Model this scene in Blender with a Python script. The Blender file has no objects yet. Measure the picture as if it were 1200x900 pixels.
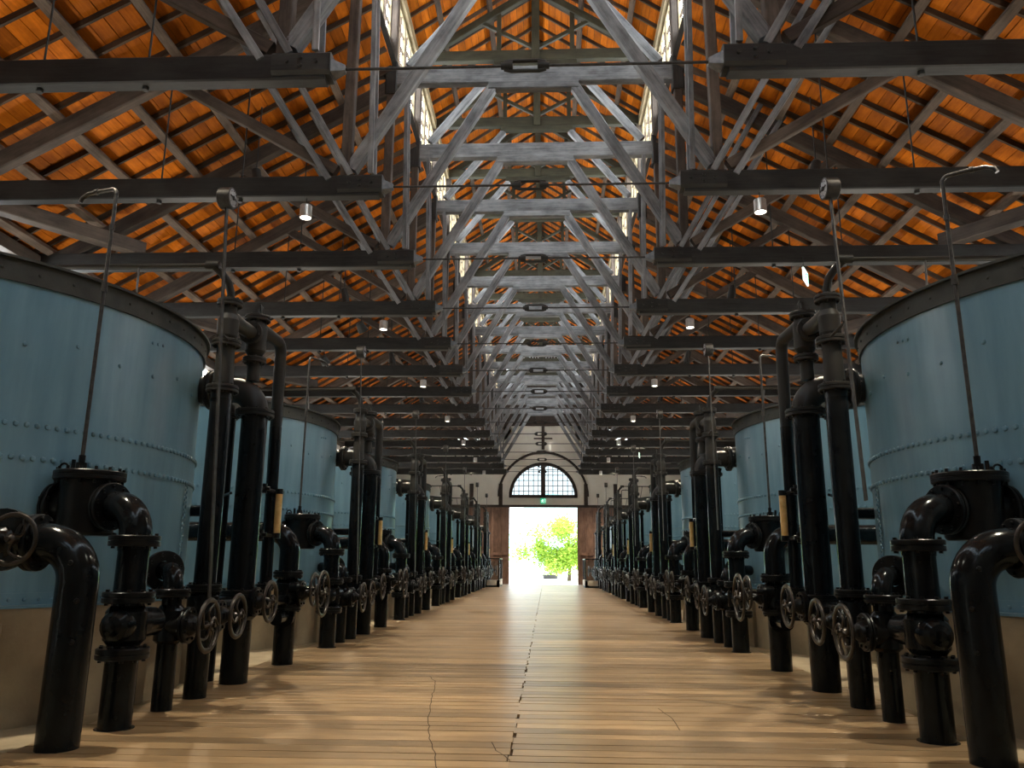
import bpy, math, random
from mathutils import Vector, Matrix

# ------------------------------------------------------------------ camera
SC = bpy.context.scene
COL = SC.collection
PI = math.pi
F_PX, PITCH, YAW, ROLL, CAMX, EYE = 920.36, .224672, -.0441318, -.006869, .2857, 1.6
cam_d = bpy.data.cameras.new('camera')
cam_d.sensor_fit = 'HORIZONTAL'
cam_d.sensor_width = 36.0
cam_d.lens = F_PX / 1200 * 36
cam_d.clip_start = .05
cam_d.clip_end = 3000
cam = bpy.data.objects.new('camera', cam_d)
COL.objects.link(cam)
cy_, sy_, cp_, sp_ = math.cos(YAW), math.sin(YAW), math.cos(PITCH), math.sin(PITCH)
fwd = Vector((sy_ * cp_, cy_ * cp_, sp_))
rgt = Vector((cy_, -sy_, 0))
upv = rgt.cross(fwd)
cr_, sr_ = math.cos(ROLL), math.sin(ROLL)
r2 = rgt * cr_ - upv * sr_
u2 = rgt * sr_ + upv * cr_
cam.matrix_world = Matrix(((r2.x, u2.x, -fwd.x, CAMX), (r2.y, u2.y, -fwd.y, 0), (r2.z, u2.z, -fwd.z, EYE), (0, 0, 0, 1)))
SC.camera = cam

# ------------------------------------------------------------------ sky, sun, exposure
W = bpy.data.worlds.new('sky')
SC.world = W
W.use_nodes = True
wn = W.node_tree
wbg = wn.nodes['Background']
wbg.inputs[0].default_value = (.86, .94, 1.0, 1)
wbg.inputs[1].default_value = 4.2
sun_d = bpy.data.lights.new('sun', 'SUN')
sun_d.energy = 9.0
sun_d.angle = .01
sun_d.color = (1, .95, .86)
sun = bpy.data.objects.new('sun', sun_d)
COL.objects.link(sun)
sun.rotation_euler = Vector((-.75, .35, -1)).to_track_quat('-Z', 'Y').to_euler()
SC.view_settings.view_transform = 'Standard'
SC.view_settings.look = 'None'
SC.view_settings.exposure = 0.22
SC.view_settings.gamma = 1
SC.view_settings.use_curve_mapping = False
# light energies
E_FLOOD, E_DOWN, E_UP, PANE = 2700, 230, 500, 13.5
WARM, NEUTRAL = (1, .84, .62), (1, .93, .84)

# ------------------------------------------------------------------ dimensions
DT, TY0 = 7.632, 9.959            # spacing and first centre of the filter tanks
TX, TR = 8.075, 3.48              # tank axis, tank radius
TRY, TRD = 10.077, 3.6845         # first roof truss and truss spacing
NTR, NU = 15, 7
YB, YE = -6.0, 63.2               # back and far wall
XW = 12.2                         # side walls
SL = .57                          # roof slope
def roof_z(x, z0=13.75): return z0 - SL * (abs(x) - 3.6)
def top_z(x, z0=19.4): return z0 - .67 * abs(x)
ORD = ['nearest', 'second', 'third', 'fourth', 'fifth', 'sixth', 'farthest']
ORD15 = ['first', 'second', 'third', 'fourth', 'fifth', 'sixth', 'seventh', 'eighth', 'ninth', 'tenth', 'eleventh', 'twelfth', 'thirteenth', 'fourteenth', 'last']

# ------------------------------------------------------------------ materials
def nt(name):
    m = bpy.data.materials.new(name)
    m.use_nodes = True
    t = m.node_tree
    b = t.nodes['Principled BSDF']
    return m, t, b
def nd(t, typ, **kw):
    n = t.nodes.new(typ)
    for k, v in kw.items():
        if k.startswith('i_'):
            n.inputs[k[2:].replace('_', ' ')].default_value = v
        else:
            setattr(n, k, v)
    return n
def ramp(t, fac, stops):
    r = t.nodes.new('ShaderNodeValToRGB')
    e = r.color_ramp.elements
    while len(e) < len(stops): e.new(.5)
    for i, (p, c) in enumerate(stops):
        e[i].position = p
        e[i].color = (c[0], c[1], c[2], 1)
    t.links.new(fac, r.inputs[0])
    return r.outputs[0]
def rnd_value(t):
    oi = t.nodes.new('ShaderNodeObjectInfo')
    ge = t.nodes.new('ShaderNodeNewGeometry')
    ad = nd(t, 'ShaderNodeMath', operation='ADD')
    t.links.new(oi.outputs['Random'], ad.inputs[0])
    t.links.new(ge.outputs['Random Per Island'], ad.inputs[1])
    wn_ = nd(t, 'ShaderNodeTexWhiteNoise', noise_dimensions='1D')
    t.links.new(ad.outputs[0], wn_.inputs['W'])
    return wn_.outputs['Value']
def mixc(t, a, b, fac, mode='MIX'):
    m = nd(t, 'ShaderNodeMix', data_type='RGBA', blend_type=mode)
    for s, v in ((6, a), (7, b), (0, fac)):
        if isinstance(v, (int, float)): m.inputs[s].default_value = v
        elif isinstance(v, tuple): m.inputs[s].default_value = (*v, 1)
        else: t.links.new(v, m.inputs[s])
    return m.outputs[2]
def noise(t, scale, detail=4, vec=None, rough=.55):
    n = nd(t, 'ShaderNodeTexNoise')
    n.inputs['Scale'].default_value = scale
    n.inputs['Detail'].default_value = detail
    n.inputs['Roughness'].default_value = rough
    if vec is not None: t.links.new(vec, n.inputs['Vector'])
    return n.outputs['Fac']
def pos(t, sc=(1, 1, 1)):
    g = t.nodes.new('ShaderNodeNewGeometry')
    m = nd(t, 'ShaderNodeMapping')
    m.inputs['Scale'].default_value = sc
    t.links.new(g.outputs['Position'], m.inputs['Vector'])
    return m.outputs[0]
def bump(t, b, h, strength, dist=.01):
    bp = nd(t, 'ShaderNodeBump')
    bp.inputs['Strength'].default_value = strength
    bp.inputs['Distance'].default_value = dist
    t.links.new(h, bp.inputs['Height'])
    t.links.new(bp.outputs[0], b.inputs['Normal'])
def paint(name, c1, c2, rough=.4, scale=5, bs=.15, metallic=0, stops=(.35, .7), bscale=40, spec=.5):
    m, t, b = nt(name)
    v = pos(t)
    col = ramp(t, noise(t, scale, 6, v), [(stops[0], c1), (stops[1], c2)])
    t.links.new(col, b.inputs['Base Color'])
    b.inputs['Roughness'].default_value = rough
    b.inputs['Metallic'].default_value = metallic
    b.inputs['Specular IOR Level'].default_value = spec
    bump(t, b, noise(t, bscale, 3, v), bs)
    return m
def dusty(m, spec):
    t = m.node_tree; b = t.nodes['Principled BSDF']
    g = t.nodes.new('ShaderNodeNewGeometry'); sx = t.nodes.new('ShaderNodeSeparateXYZ')
    t.links.new(g.outputs['Position'], sx.inputs[0])
    mr = nd(t, 'ShaderNodeMapRange'); mr.inputs['From Min'].default_value = 3.45; mr.inputs['From Max'].default_value = 4.1
    t.links.new(sx.outputs['Z'], mr.inputs['Value'])
    old = b.inputs['Base Color'].links[0].from_socket
    t.links.new(mixc(t, old, (.034, .033, .030), mr.outputs[0]), b.inputs['Base Color'])
    rr = nd(t, 'ShaderNodeMapRange'); rr.inputs['To Min'].default_value = b.inputs['Roughness'].default_value; rr.inputs['To Max'].default_value = .5
    t.links.new(mr.outputs[0], rr.inputs['Value']); t.links.new(rr.outputs[0], b.inputs['Roughness'])
    b.inputs['Specular Tint'].default_value = (.72, .88, 1, 1)
def wood(name, dark, light, rough=.6, axis='Y', vary=.5, grain=30, bs=.25, spec=.4):
    m, t, b = nt(name)
    at = nd(t, 'ShaderNodeAttribute', attribute_name='grain')   # (along, across, depth) of each timber
    mp = nd(t, 'ShaderNodeMapping')
    mp.inputs['Scale'].default_value = (.05, 1, 1)
    t.links.new(at.outputs['Vector'], mp.inputs['Vector'])
    v = mp.outputs[0]
    mp2 = nd(t, 'ShaderNodeMapping')
    mp2.inputs['Scale'].default_value = (.5, 1, 1)
    t.links.new(at.outputs['Vector'], mp2.inputs['Vector'])
    r = rnd_value(t)
    off = nd(t, 'ShaderNodeVectorMath', operation='ADD')
    mv = nd(t, 'ShaderNodeMath', operation='MULTIPLY'); mv.inputs[1].default_value = 37
    t.links.new(r, mv.inputs[0])
    t.links.new(v, off.inputs[0]); t.links.new(mv.outputs[0], off.inputs[1])
    g = noise(t, grain, 5, off.outputs[0], .65)
    off2 = nd(t, 'ShaderNodeVectorMath', operation='ADD')
    t.links.new(mp2.outputs[0], off2.inputs[0]); t.links.new(mv.outputs[0], off2.inputs[1])
    lo = noise(t, 2.6, 5, off2.outputs[0], .65)
    c = ramp(t, g, [(.3, dark), (.72, light)])
    c = mixc(t, c, ramp(t, lo, [(.36, tuple(x * .7 for x in dark)), (.64, tuple(min(1, x * 1.15) for x in light))]), .45)
    k = ramp(t, r, [(0, (1 - vary,) * 3), (1, (1 + vary * .35,) * 3)])
    c = mixc(t, c, k, 1.0, 'MULTIPLY')
    t.links.new(c, b.inputs['Base Color'])
    b.inputs['Roughness'].default_value = rough
    b.inputs['Specular IOR Level'].default_value = spec
    bump(t, b, g, bs, .004)
    return m
def emit(name, col, s):
    m, t, b = nt(name)
    b.inputs['Base Color'].default_value = (*col, 1)
    b.inputs['Emission Color'].default_value = (*col, 1)
    b.inputs['Emission Strength'].default_value = s
    return m
M = {}
M['pipe'] = paint('black_pipe_paint', (.0035, .004, .0048), (.007, .0085, .010), .16, 6, .05, 0, (.3, .75), 30, .2)
M['iron'] = paint('worn_black_iron', (.004, .0045, .005), (.011, .0105, .010), .28, 9, .2, 0, (.35, .75), 60, .22)
dusty(M['pipe'], .2); dusty(M['iron'], .2)
M['wheel'] = paint('handwheel_iron', (.008, .007, .006), (.034, .028, .022), .34, 14, .2, .2, (.35, .75), 60)
M['steel'] = paint('grey_steel', (.028, .03, .032), (.065, .066, .066), .45, 12, .1, .5)
M['chrome'] = paint('pale_metal', (.45, .45, .43), (.6, .6, .58), .3, 12, .05, .7)
M['plate'] = paint('galvanised_plate', (.10, .115, .13), (.18, .195, .21), .5, 12, .1, .3)
M['rim'] = paint('rim_grey_green', (.022, .028, .026), (.046, .052, .045), .65, 4, .2)
M['concrete'] = paint('stained_concrete', (.20, .165, .105), (.34, .285, .19), .85, 1.6, .3, 0, (.3, .7), 25)
M['plaster'] = paint('cream_plaster', (.74, .72, .64), (.80, .78, .70), .85, 2, .1)
M['glassp'] = None
M['rope'] = paint('dark_cord', (.01, .01, .01), (.02, .02, .02), .6)
M['brass'] = paint('yellow_gauge_tube', (.50, .33, .11), (.66, .48, .22), .35, 10, .05)
M['dial'] = paint('dial_face', (.28, .30, .32), (.42, .44, .46), .3, 20, .02, .2)
M['beam'] = wood('black_stained_timber', (.006, .0066, .0066), (.034, .036, .034), .55, 'X', .35)
M['strut'] = wood('grey_stained_timber', (.050, .056, .063), (.30, .315, .325), .45, 'O', .3, 22)
M['green'] = wood('olive_stained_timber', (.018, .019, .011), (.055, .054, .033), .6, 'X', .3)
M['rafter'] = wood('dark_rafter', (.028, .018, .011), (.11, .075, .05), .7, 'O', .4)
M['principal'] = wood('brown_grey_timber', (.030, .023, .018), (.12, .092, .072), .7, 'O', .4, 18)
M['purlin'] = wood('weathered_purlin', (.06, .043, .030), (.21, .155, .115), .7, 'Y', .4)
M['board'] = wood('orange_roof_boards', (.33, .075, .003), (.70, .20, .010), .65, 'Y', .5, 20, .15, .15)
M['cover'] = paint('roof_cover', (.02, .018, .015), (.03, .026, .02), .9)
M['windowwood'] = wood('pale_window_wood', (.16, .13, .07), (.36, .29, .17), .6, 'Y', .3)
M['doorwood'] = wood('brown_door_wood', (.12, .068, .050), (.30, .18, .135), .55, 'Z', .35)
M['trimwood'] = wood('dark_trim_wood', (.02, .014, .011), (.06, .042, .032), .6, 'O', .3)
M['plank'] = wood('floor_planks', (.150, .102, .052), (.33, .232, .128), .33, 'X', .45, 26, .08, .45)
M['plankdark'] = paint('floor_underlay', (.03, .02, .012), (.045, .03, .02), .9)
M['pane'] = emit('daylit_pane', (.93, .97, 1), PANE)
M['lamp'] = emit('lamp_glow', (1, .93, .78), 18)
M['signgreen'] = emit('sign_green', (.02, .55, .30), .55)
M['signwhite'] = emit('sign_white', (.85, 1, .93), 1.1)
M['bark'] = paint('bark', (.10, .07, .045), (.2, .15, .1), .9, 8, .4)
M['ground'] = paint('pale_paving', (.62, .61, .58), (.72, .71, .68), .8, .6, .1)
M['hill'] = paint('hazy_hill', (.40, .80, .86), (.52, .90, .84), 1, .03, 0)  # bright haze put into the hill's colour
def tank_paint():
    m, t, b = nt('blue_tank_paint')
    v = pos(t); vs = pos(t, (1, 1, .12))
    a = noise(t, .9, 4, v); s = noise(t, 5, 5, vs)
    c = ramp(t, a, [(.3, (.110, .245, .345)), (.7, (.150, .305, .405))])
    c = mixc(t, c, ramp(t, s, [(.35, (.085, .19, .25)), (.65, (.20, .36, .45))]), .35)
    t.links.new(c, b.inputs['Base Color'])
    rr = nd(t, 'ShaderNodeMapRange'); rr.inputs['To Min'].default_value = .25; rr.inputs['To Max'].default_value = .36
    t.links.new(s, rr.inputs['Value']); t.links.new(rr.outputs[0], b.inputs['Roughness'])
    bump(t, b, noise(t, 2.2, 3, v), .25, .02)
    return m
M['tank'] = tank_paint()
def glass(name, tint):
    m, t, b = nt(name)
    t.nodes.remove(b)
    tr = t.nodes.new('ShaderNodeBsdfTransparent'); tr.inputs[0].default_value = tint
    gl = t.nodes.new('ShaderNodeBsdfGlossy'); gl.inputs['Roughness'].default_value = .05
    mx = t.nodes.new('ShaderNodeMixShader'); mx.inputs[0].default_value = .08
    t.links.new(tr.outputs[0], mx.inputs[1]); t.links.new(gl.outputs[0], mx.inputs[2])
    t.links.new(mx.outputs[0], t.nodes['Material Output'].inputs[0])
    return m
M['glass'] = glass('tinted_window_glass', (.30, .335, .34, 1)); M['clear'] = glass('clear_glass', (.88, .93, .93, 1))  # window tint put in to dim the sky and hill behind
def leafmat():
    m, t, b = nt('leaf_green')
    r = rnd_value(t)
    c = ramp(t, r, [(0, (.16, .32, .03)), (.6, (.36, .55, .06)), (1, (.62, .72, .14))])
    t.links.new(c, b.inputs['Base Color'])
    b.inputs['Roughness'].default_value = .6
    tl = t.nodes.new('ShaderNodeBsdfTranslucent'); t.links.new(c, tl.inputs[0])
    mx = t.nodes.new('ShaderNodeMixShader'); mx.inputs[0].default_value = .45
    t.links.new(b.outputs[0], mx.inputs[1]); t.links.new(tl.outputs[0], mx.inputs[2])
    t.links.new(mx.outputs[0], t.nodes['Material Output'].inputs[0])
    return m
M['leaf'] = leafmat()

# ------------------------------------------------------------------ mesh building
class MB:
    """collects faces in world space; sx mirrors the x axis; build() makes ONE mesh object"""
    def __init__(s, sx=1):
        s.v = []; s.f = []; s.sm = []; s.mi = []; s.sx = sx; s.cur = 0; s.g = {}; s.axis = None
    def face(s, idx, smooth=False):
        s.f.append(idx); s.sm.append(smooth); s.mi.append(s.cur)
    def grid(s, rings, close_u=True, smooth=True):
        """rings: list of lists of points"""
        b = len(s.v); n = len(rings[0])
        for r in rings: s.v.extend(tuple(p) for p in r)
        for i in range(len(rings) - 1):
            for j in range(n if close_u else n - 1):
                a = b + i * n + j; c = b + i * n + (j + 1) % n
                s.face((a, c, c + n, a + n), smooth)
    def cap(s, ring, flip=False):
        b = len(s.v); s.v.extend(tuple(p) for p in ring)
        ix = tuple(range(b, b + len(ring)))
        s.face(ix[::-1] if flip else ix)
    def box(s, c, d, rot=None):
        b = len(s.v)
        for z in (-1, 1):
            for x, y in ((-1, -1), (1, -1), (1, 1), (-1, 1)):
                p = Vector((x * d[0] / 2, y * d[1] / 2, z * d[2] / 2))
                if rot is not None: p = rot @ p
                s.v.append((c[0] + p.x, c[1] + p.y, c[2] + p.z))
        for q in ((3, 2, 1, 0), (4, 5, 6, 7), (0, 1, 5, 4), (1, 2, 6, 5), (2, 3, 7, 6), (3, 0, 4, 7)):
            s.face(tuple(b + i for i in q))
    def bar(s, p0, p1, w, h, up=(0, 1, 0), ch=.012):
        """timber from p0 to p1; w = size along `up`, h = size across; chamfered edges"""
        p0 = Vector(p0); p1 = Vector(p1); d = (p1 - p0).normalized()
        u = Vector(up); u = (u - d * u.dot(d)).normalized(); n = d.cross(u)
        a, c = w / 2, h / 2; gb0 = len(s.v)
        if ch: prof = [(a, c - ch), (a - ch, c), (-a + ch, c), (-a, c - ch), (-a, -c + ch), (-a + ch, -c), (a - ch, -c), (a, -c + ch)]
        else: prof = [(a, c), (-a, c), (-a, -c), (a, -c)]
        r0 = [p0 + u * x + n * y for x, y in prof]; r1 = [p1 + u * x + n * y for x, y in prof]
        s.grid([r0, r1], True, False)
        s.cap(r0, True); s.cap(r1)
        for i in range(gb0, len(s.v)):
            q = Vector(s.v[i]) - p0
            s.g[i] = (q.dot(d) + gb0 * 3.7, q.dot(u), q.dot(n))
    def ring(s, c, ax, r, n, ref=None):
        ax = Vector(ax).normalized()
        u = ax.orthogonal().normalized() if ref is None else (Vector(ref) - ax * ax.dot(Vector(ref))).normalized()
        w = ax.cross(u); c = Vector(c)
        return [c + (u * math.cos(2 * PI * i / n) + w * math.sin(2 * PI * i / n)) * r for i in range(n)]
    def cyl(s, p0, p1, r0, n=16, r1=None, caps=True):
        p0 = Vector(p0); p1 = Vector(p1); d = p1 - p0; r1 = r0 if r1 is None else r1
        u = d.orthogonal()
        a = s.ring(p0, d, r0, n, u); b = s.ring(p1, d, r1, n, u)
        s.grid([a, b])
        if caps: s.cap(a, True); s.cap(b)
    def lathe(s, o, ax, prof, n=20):
        """prof: (distance along axis, radius); equal radii kept crisp by separate bands"""
        o = Vector(o); ax = Vector(ax).normalized(); u = ax.orthogonal()
        for (d0, q0), (d1, q1) in zip(prof[:-1], prof[1:]):
            s.grid([s.ring(o + ax * d0, ax, max(q0, 1e-4), n, u), s.ring(o + ax * d1, ax, max(q1, 1e-4), n, u)])
    def tube(s, pts, r, n=14, caps=True):
        pts = [Vector(p) for p in pts]
        rs = r if isinstance(r, (list, tuple)) else [r] * len(pts)
        d0 = (pts[1] - pts[0]).normalized(); u = d0.orthogonal().normalized(); rings = []
        for i, p in enumerate(pts):
            if i == 0: d = pts[1] - pts[0]
            elif i == len(pts) - 1: d = pts[-1] - pts[-2]
            else: d = (pts[i + 1] - p).normalized() + (p - pts[i - 1]).normalized()
            d = d.normalized(); u = (u - d * u.dot(d)).normalized(); w = d.cross(u)
            rings.append([p + (u * math.cos(2 * PI * k / n) + w * math.sin(2 * PI * k / n)) * rs[i] for k in range(n)])
        s.grid(rings)
        if caps: s.cap(rings[0], True); s.cap(rings[-1])
    def flange(s, c, ax, R, t=.09, n=20, bolts=8, gap=True):
        """two bolted discs"""
        c = Vector(c); ax = Vector(ax).normalized(); u = ax.orthogonal().normalized(); w = ax.cross(u)
        h = t / 2; g = .006
        if gap:
            s.lathe(c, ax, [(-h, R * .5), (-h, R - .008), (-h + .008, R), (-g, R), (-g, R - .02), (g, R - .02), (g, R), (h - .008, R), (h, R - .008), (h, R * .5)], n)
        else:
            s.lathe(c, ax, [(-h, R * .3), (-h, R - .008), (-h + .008, R), (h - .008, R), (h, R - .008), (h, 0)], n)
        for i in range(bolts):
            a = 2 * PI * (i + .5) / bolts
            q = c + (u * math.cos(a) + w * math.sin(a)) * (R - .042)
            s.cyl(q - ax * (h + .022), q + ax * (h + .022), .019, 6)
    def dome(s, c, nrm, r, n=6):
        nrm = Vector(nrm).normalized(); c = Vector(c); u = nrm.orthogonal()
        a = s.ring(c, nrm, r, n, u); b = s.ring(c + nrm * r * .6, nrm, r * .78, n, u)
        s.grid([a, b]); bb = len(s.v)
        s.v.extend(tuple(p) for p in b); s.v.append(tuple(c + nrm * r * .9))
        for i in range(n): s.face((bb + i, bb + (i + 1) % n, bb + n), True)
    def mesh(s, name, mats, o=(0, 0, 0)):
        me = bpy.data.meshes.new(name)
        k = s.sx
        me.from_pydata([(x * k - o[0], y - o[1], z - o[2]) for x, y, z in s.v], [], s.f if k > 0 else [f[::-1] for f in s.f])
        for m in (mats if isinstance(mats, (list, tuple)) else [mats]): me.materials.append(m)
        me.polygons.foreach_set('use_smooth', s.sm)
        if s.v:
            ax = s.axis
            if ax is None:
                ex = [max(p[i] for p in s.v) - min(p[i] for p in s.v) for i in range(3)]
                ax = ex.index(max(ex))
            od = (ax, (ax + 1) % 3, (ax + 2) % 3)
            gr_ = []
            for i, p in enumerate(s.v): gr_.extend(s.g.get(i) or (p[od[0]], p[od[1]], p[od[2]]))
            me.attributes.new('grain', 'FLOAT_VECTOR', 'POINT').data.foreach_set('vector', gr_)
        if any(s.mi): me.polygons.foreach_set('material_index', s.mi)
        me.update()
        return me
    def build(s, name, mat, parent=None, o=None, **props):
        if o is None: o = world_of(parent) if parent is not None else (0, 0, 0)
        ob = bpy.data.objects.new(name, s.mesh(name, mat, o))
        COL.objects.link(ob)
        if parent is not None: ob.parent = parent
        else: ob.location = o
        for k, v in props.items(): ob[k] = v
        return ob
def world_of(ob):
    p = Vector(ob.location)
    while ob.parent is not None:
        ob = ob.parent; p += Vector(ob.location)
    return p
def empty(name, loc, label=None, cat=None, group=None, kind=None):
    o = bpy.data.objects.new(name, None)
    o.empty_display_size = .1
    COL.objects.link(o); o.location = loc
    if label: o['label'] = label
    if cat: o['category'] = cat
    if group: o['group'] = group
    if kind: o['kind'] = kind
    return o
def copy_tree(o, parent=None, off=None):
    c = o.copy(); COL.objects.link(c)
    if parent is not None: c.parent = parent
    if off is not None: c.location = Vector(o.location) + Vector(off)
    for ch in KIDS.get(o.name, ()): copy_tree(ch, c)
    return c
KIDS = {}
def index_kids():
    KIDS.clear()
    for o in COL.objects:
        if o.parent is not None: KIDS.setdefault(o.parent.name, []).append(o)
def single(name, mat, mb, o, label, cat, group=None, kind=None):
    ob = mb.build(name, mat, None, o)
    if label: ob['label'] = label
    if cat: ob['category'] = cat
    if group: ob['group'] = group
    if kind: ob['kind'] = kind
    return ob
def arc(c, a0, a1, r, u, w, n=8):
    c = Vector(c); u = Vector(u); w = Vector(w)
    return [c + u * (r * math.cos(a0 + (a1 - a0) * i / n)) + w * (r * math.sin(a0 + (a1 - a0) * i / n)) for i in range(n + 1)]
def elbow(p0, d0, d1, r, n=8):
    """quarter bend that starts at p0 heading d0 and leaves heading d1"""
    p0 = Vector(p0); d0 = Vector(d0).normalized(); d1 = Vector(d1).normalized()
    c = p0 + d1 * r
    return [c - d1 * (r * math.cos(PI / 2 * i / n)) + d0 * (r * math.sin(PI / 2 * i / n)) for i in range(n + 1)]
rng = random.Random(7)

# ------------------------------------------------------------------ floor
flo = MB(); flo.box((0, (YB + YE) / 2, -.10), (24.4, YE - YB, .14))
floor = flo.build('floor', M['concrete'], None, (0, 0, 0), kind='structure')
sub = MB(); sub.box((0, (YB + YE) / 2, -.029), (8.66, YE - YB, .002)); sub.build('floor_underlay', M['plankdark'], floor)
stuffp = MB(); stuffp.axis = 0; npl = 0
for sd in (-1, 1):
    y = 5.2 + (.11 if sd > 0 else 0)
    while y < YE - .05:
        w = .235 * rng.uniform(.88, 1.12); y1 = min(y + w, YE - .01)
        e = -.03 + rng.uniform(-.022, .022)
        x0, x1 = (-4.32, e - .003) if sd < 0 else (e + .003, 4.32)
        g = .0055 + (.005 if rng.random() < .3 else 0)
        dz = rng.uniform(-.0015, .001)
        mb = MB() if npl < 300 and y < 40.3 else stuffp
        a, b = y + g, y1 - g
        t = dz; c_ = .0012
        rr = [[(x0, a, t - .03), (x0, a, t - c_), (x0, a + c_, t), (x0, b - c_, t), (x0, b, t - c_), (x0, b, t - .03)],
              [(x1, a, t - .03), (x1, a, t - c_), (x1, a + c_, t), (x1, b - c_, t), (x1, b, t - c_), (x1, b, t - .03)]]
        mb.grid(rr[::-1], False, False)
        mb.cap(rr[0], True); mb.cap(rr[1])
        if mb is not stuffp:
            mb.build('floor_plank', M['plank'], floor); npl += 1
        y = y1
y = YB + .02
while y < 5.1:
    stuffp.box((-2.17, y + .115, -.016), (4.28, .226, .03)); stuffp.box((2.15, y + .115, -.016), (4.30, .226, .03)); y += .235
stuffp.build('floor_planks_beyond', M['plank'], floor, kind='stuff')
crk = MB()
for path in ([(-1.40, 11.95), (-1.27, 11.5), (-1.19, 10.9), (-1.12, 10.2), (-1.03, 9.4), (-.95, 8.7), (-.85, 8.1), (-.76, 7.6), (-.67, 7.25), (-.58, 6.7)], [(-.22, 7.75), (-.15, 7.4), (-.02, 7.05)], [(1.55, 9.6), (1.62, 9.0), (1.60, 8.4)]):
    fine = []
    for (xa, ya), (xb, yb) in zip(path[:-1], path[1:]):
        for i in range(4): fine.append((xa + (xb - xa) * i / 4 + rng.uniform(-.012, .012), ya + (yb - ya) * i / 4))
    path = fine + [path[-1]]
    for i in range(len(path) - 1):
        (ax_, ay), (bx, by) = path[i], path[i + 1]
        dx, dy = bx - ax_, by - ay; L = math.hypot(dx, dy); nx, ny = -dy / L * .0045, dx / L * .0045
        b0 = len(crk.v)
        crk.v += [(ax_ - nx, ay - ny, .0035), (ax_ + nx, ay + ny, .0035), (bx + nx, by + ny, .0035), (bx - nx, by - ny, .0035)]
        crk.face((b0 + 3, b0 + 2, b0 + 1, b0))
crk.build('floor_crack', M['plankdark'], floor)

# ------------------------------------------------------------------ side, back and far walls
def wall_with_windows(sd, name):
    mb = MB()
    x = sd * (XW + .1); ztop = 9.0; z0, z1 = 7.7, 8.78
    wins = [15.7, 19.4, 23.1, 26.8, 34.2, 41.6, 49.0, 56.4]
    mb.box((x, (YB + YE) / 2, z0 / 2 - .01), (.2, YE - YB, z0 + .02))
    mb.box((x, (YB + YE) / 2, (z1 + ztop) / 2), (.2, YE - YB, ztop - z1))
    ys = [YB] + [q for w in wins for q in (w - .95, w + .95)] + [YE]
    for a, b in zip(ys[0::2], ys[1::2]): mb.box((x, (a + b) / 2, (z0 + z1) / 2), (.2, b - a, z1 - z0))
    w_ = mb.build(name, M['plaster'], None, (0, 0, 0), kind='structure')
    return wins, z0, z1
WN = [0]
def window_obj(loc):
    WN[0] += 1
    return empty('window_%d' % WN[0], loc, kind='structure')
for sd, nm in ((-1, 'wall_left'), (1, 'wall_right')):
    wins, z0, z1 = wall_with_windows(sd, nm)
    for yc in wins:
        w = window_obj((sd * XW, yc, z0))
        f = MB()
        for z in (z0 + .04, z1 - .04): f.box((sd * XW, yc, z), (.10, 1.9, .08))
        for yy in (-.91, 0, .91): f.box((sd * XW, yc + yy, (z0 + z1) / 2), (.10, .08, z1 - z0 - .16))
        f.build('window_frame', M['windowwood'], w)
        g = MB()
        for yy in (-.6, -.3, .3, .6): g.box((sd * XW, yc + yy, (z0 + z1) / 2), (.03, .03, z1 - z0 - .16))
        g.box((sd * XW, yc, (z0 + z1) / 2), (.028, 1.74, .03))
        g.build('glazing_bars', M['windowwood'], w)
        for yy in (-.455, .455):
            p = MB(); p.box((sd * (XW + .02), yc + yy, (z0 + z1) / 2), (.01, .83, z1 - z0 - .16)); p.build('pane', M['pane'], w)
bw = MB()
bw.box((0, YB - .1, 6), (24.8, .2, 12.04)); bw.box((0, YB - .1, 13.5), (7.4, .2, 3.2))
bw.build('wall_back', M['plaster'], None, (0, 0, 0), kind='structure')

DX, DW, DH, DCX = .05, 2.70, 5.97, .05
AZ, AR = 6.82, 2.65
fw = MB()
# cream wall around the arch, with thickness
N = 28
def wall_front(x): return min(12.7, roof_z(x, 13.9))
inner = [(DCX - AR * math.cos(PI * i / N), AZ + AR * math.sin(PI * i / N)) for i in range(N + 1)]
outer = []
for px, pz in inner:
    dx, dz = px - DCX, pz - AZ
    t = min(5.88 / max(dz, 1e-6), (5.2) / max(abs(dx), 1e-6))
    outer.append((DCX + dx * t, AZ + dz * t))
for yy, fl in ((YE, False), (YE + .3, True)):
    r = [[(x, yy, z) for x, z in inner], [(x, yy, z) for x, z in outer]]
    fw.grid(r if not fl else r[::-1], False, False)
fw.grid([[(x, YE, z) for x, z in inner], [(x, YE + .3, z) for x, z in inner]][::-1], False, False)
fw.box((0, YE + .15, (AZ + 6.1) / 2), (24.4, .3, AZ - 6.1))
for sd in (-1, 1):
    x0 = DCX + sd * 5.2
    fw.box(((x0 + sd * 12.2) / 2, YE + .15, 8.0), (abs(sd * 12.2 - x0), .3, 2.36))
    fw.box(((x0 + sd * 8.3) / 2, YE + .15, 10.3), (abs(sd * 8.3 - x0), .3, 2.24))
    b = len(fw.v)
    for yy in (YE, YE + .3):
        fw.v += [(sd * 8.3, yy, 9.18), (sd * 12.2, yy, 9.18), (sd * 8.3, yy, 11.4)]
    fw.face((b, b + 1, b + 2) if sd < 0 else (b + 2, b + 1, b)); fw.face((b + 5, b + 4, b + 3) if sd < 0 else (b + 3, b + 4, b + 5))
    fw.box((DCX + sd * 3.9, YE + .15, 12.05), (2.6, .3, 1.3))
far = fw.build('wall_far', M['plaster'], None, (0, 0, 0), kind='structure')
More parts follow.
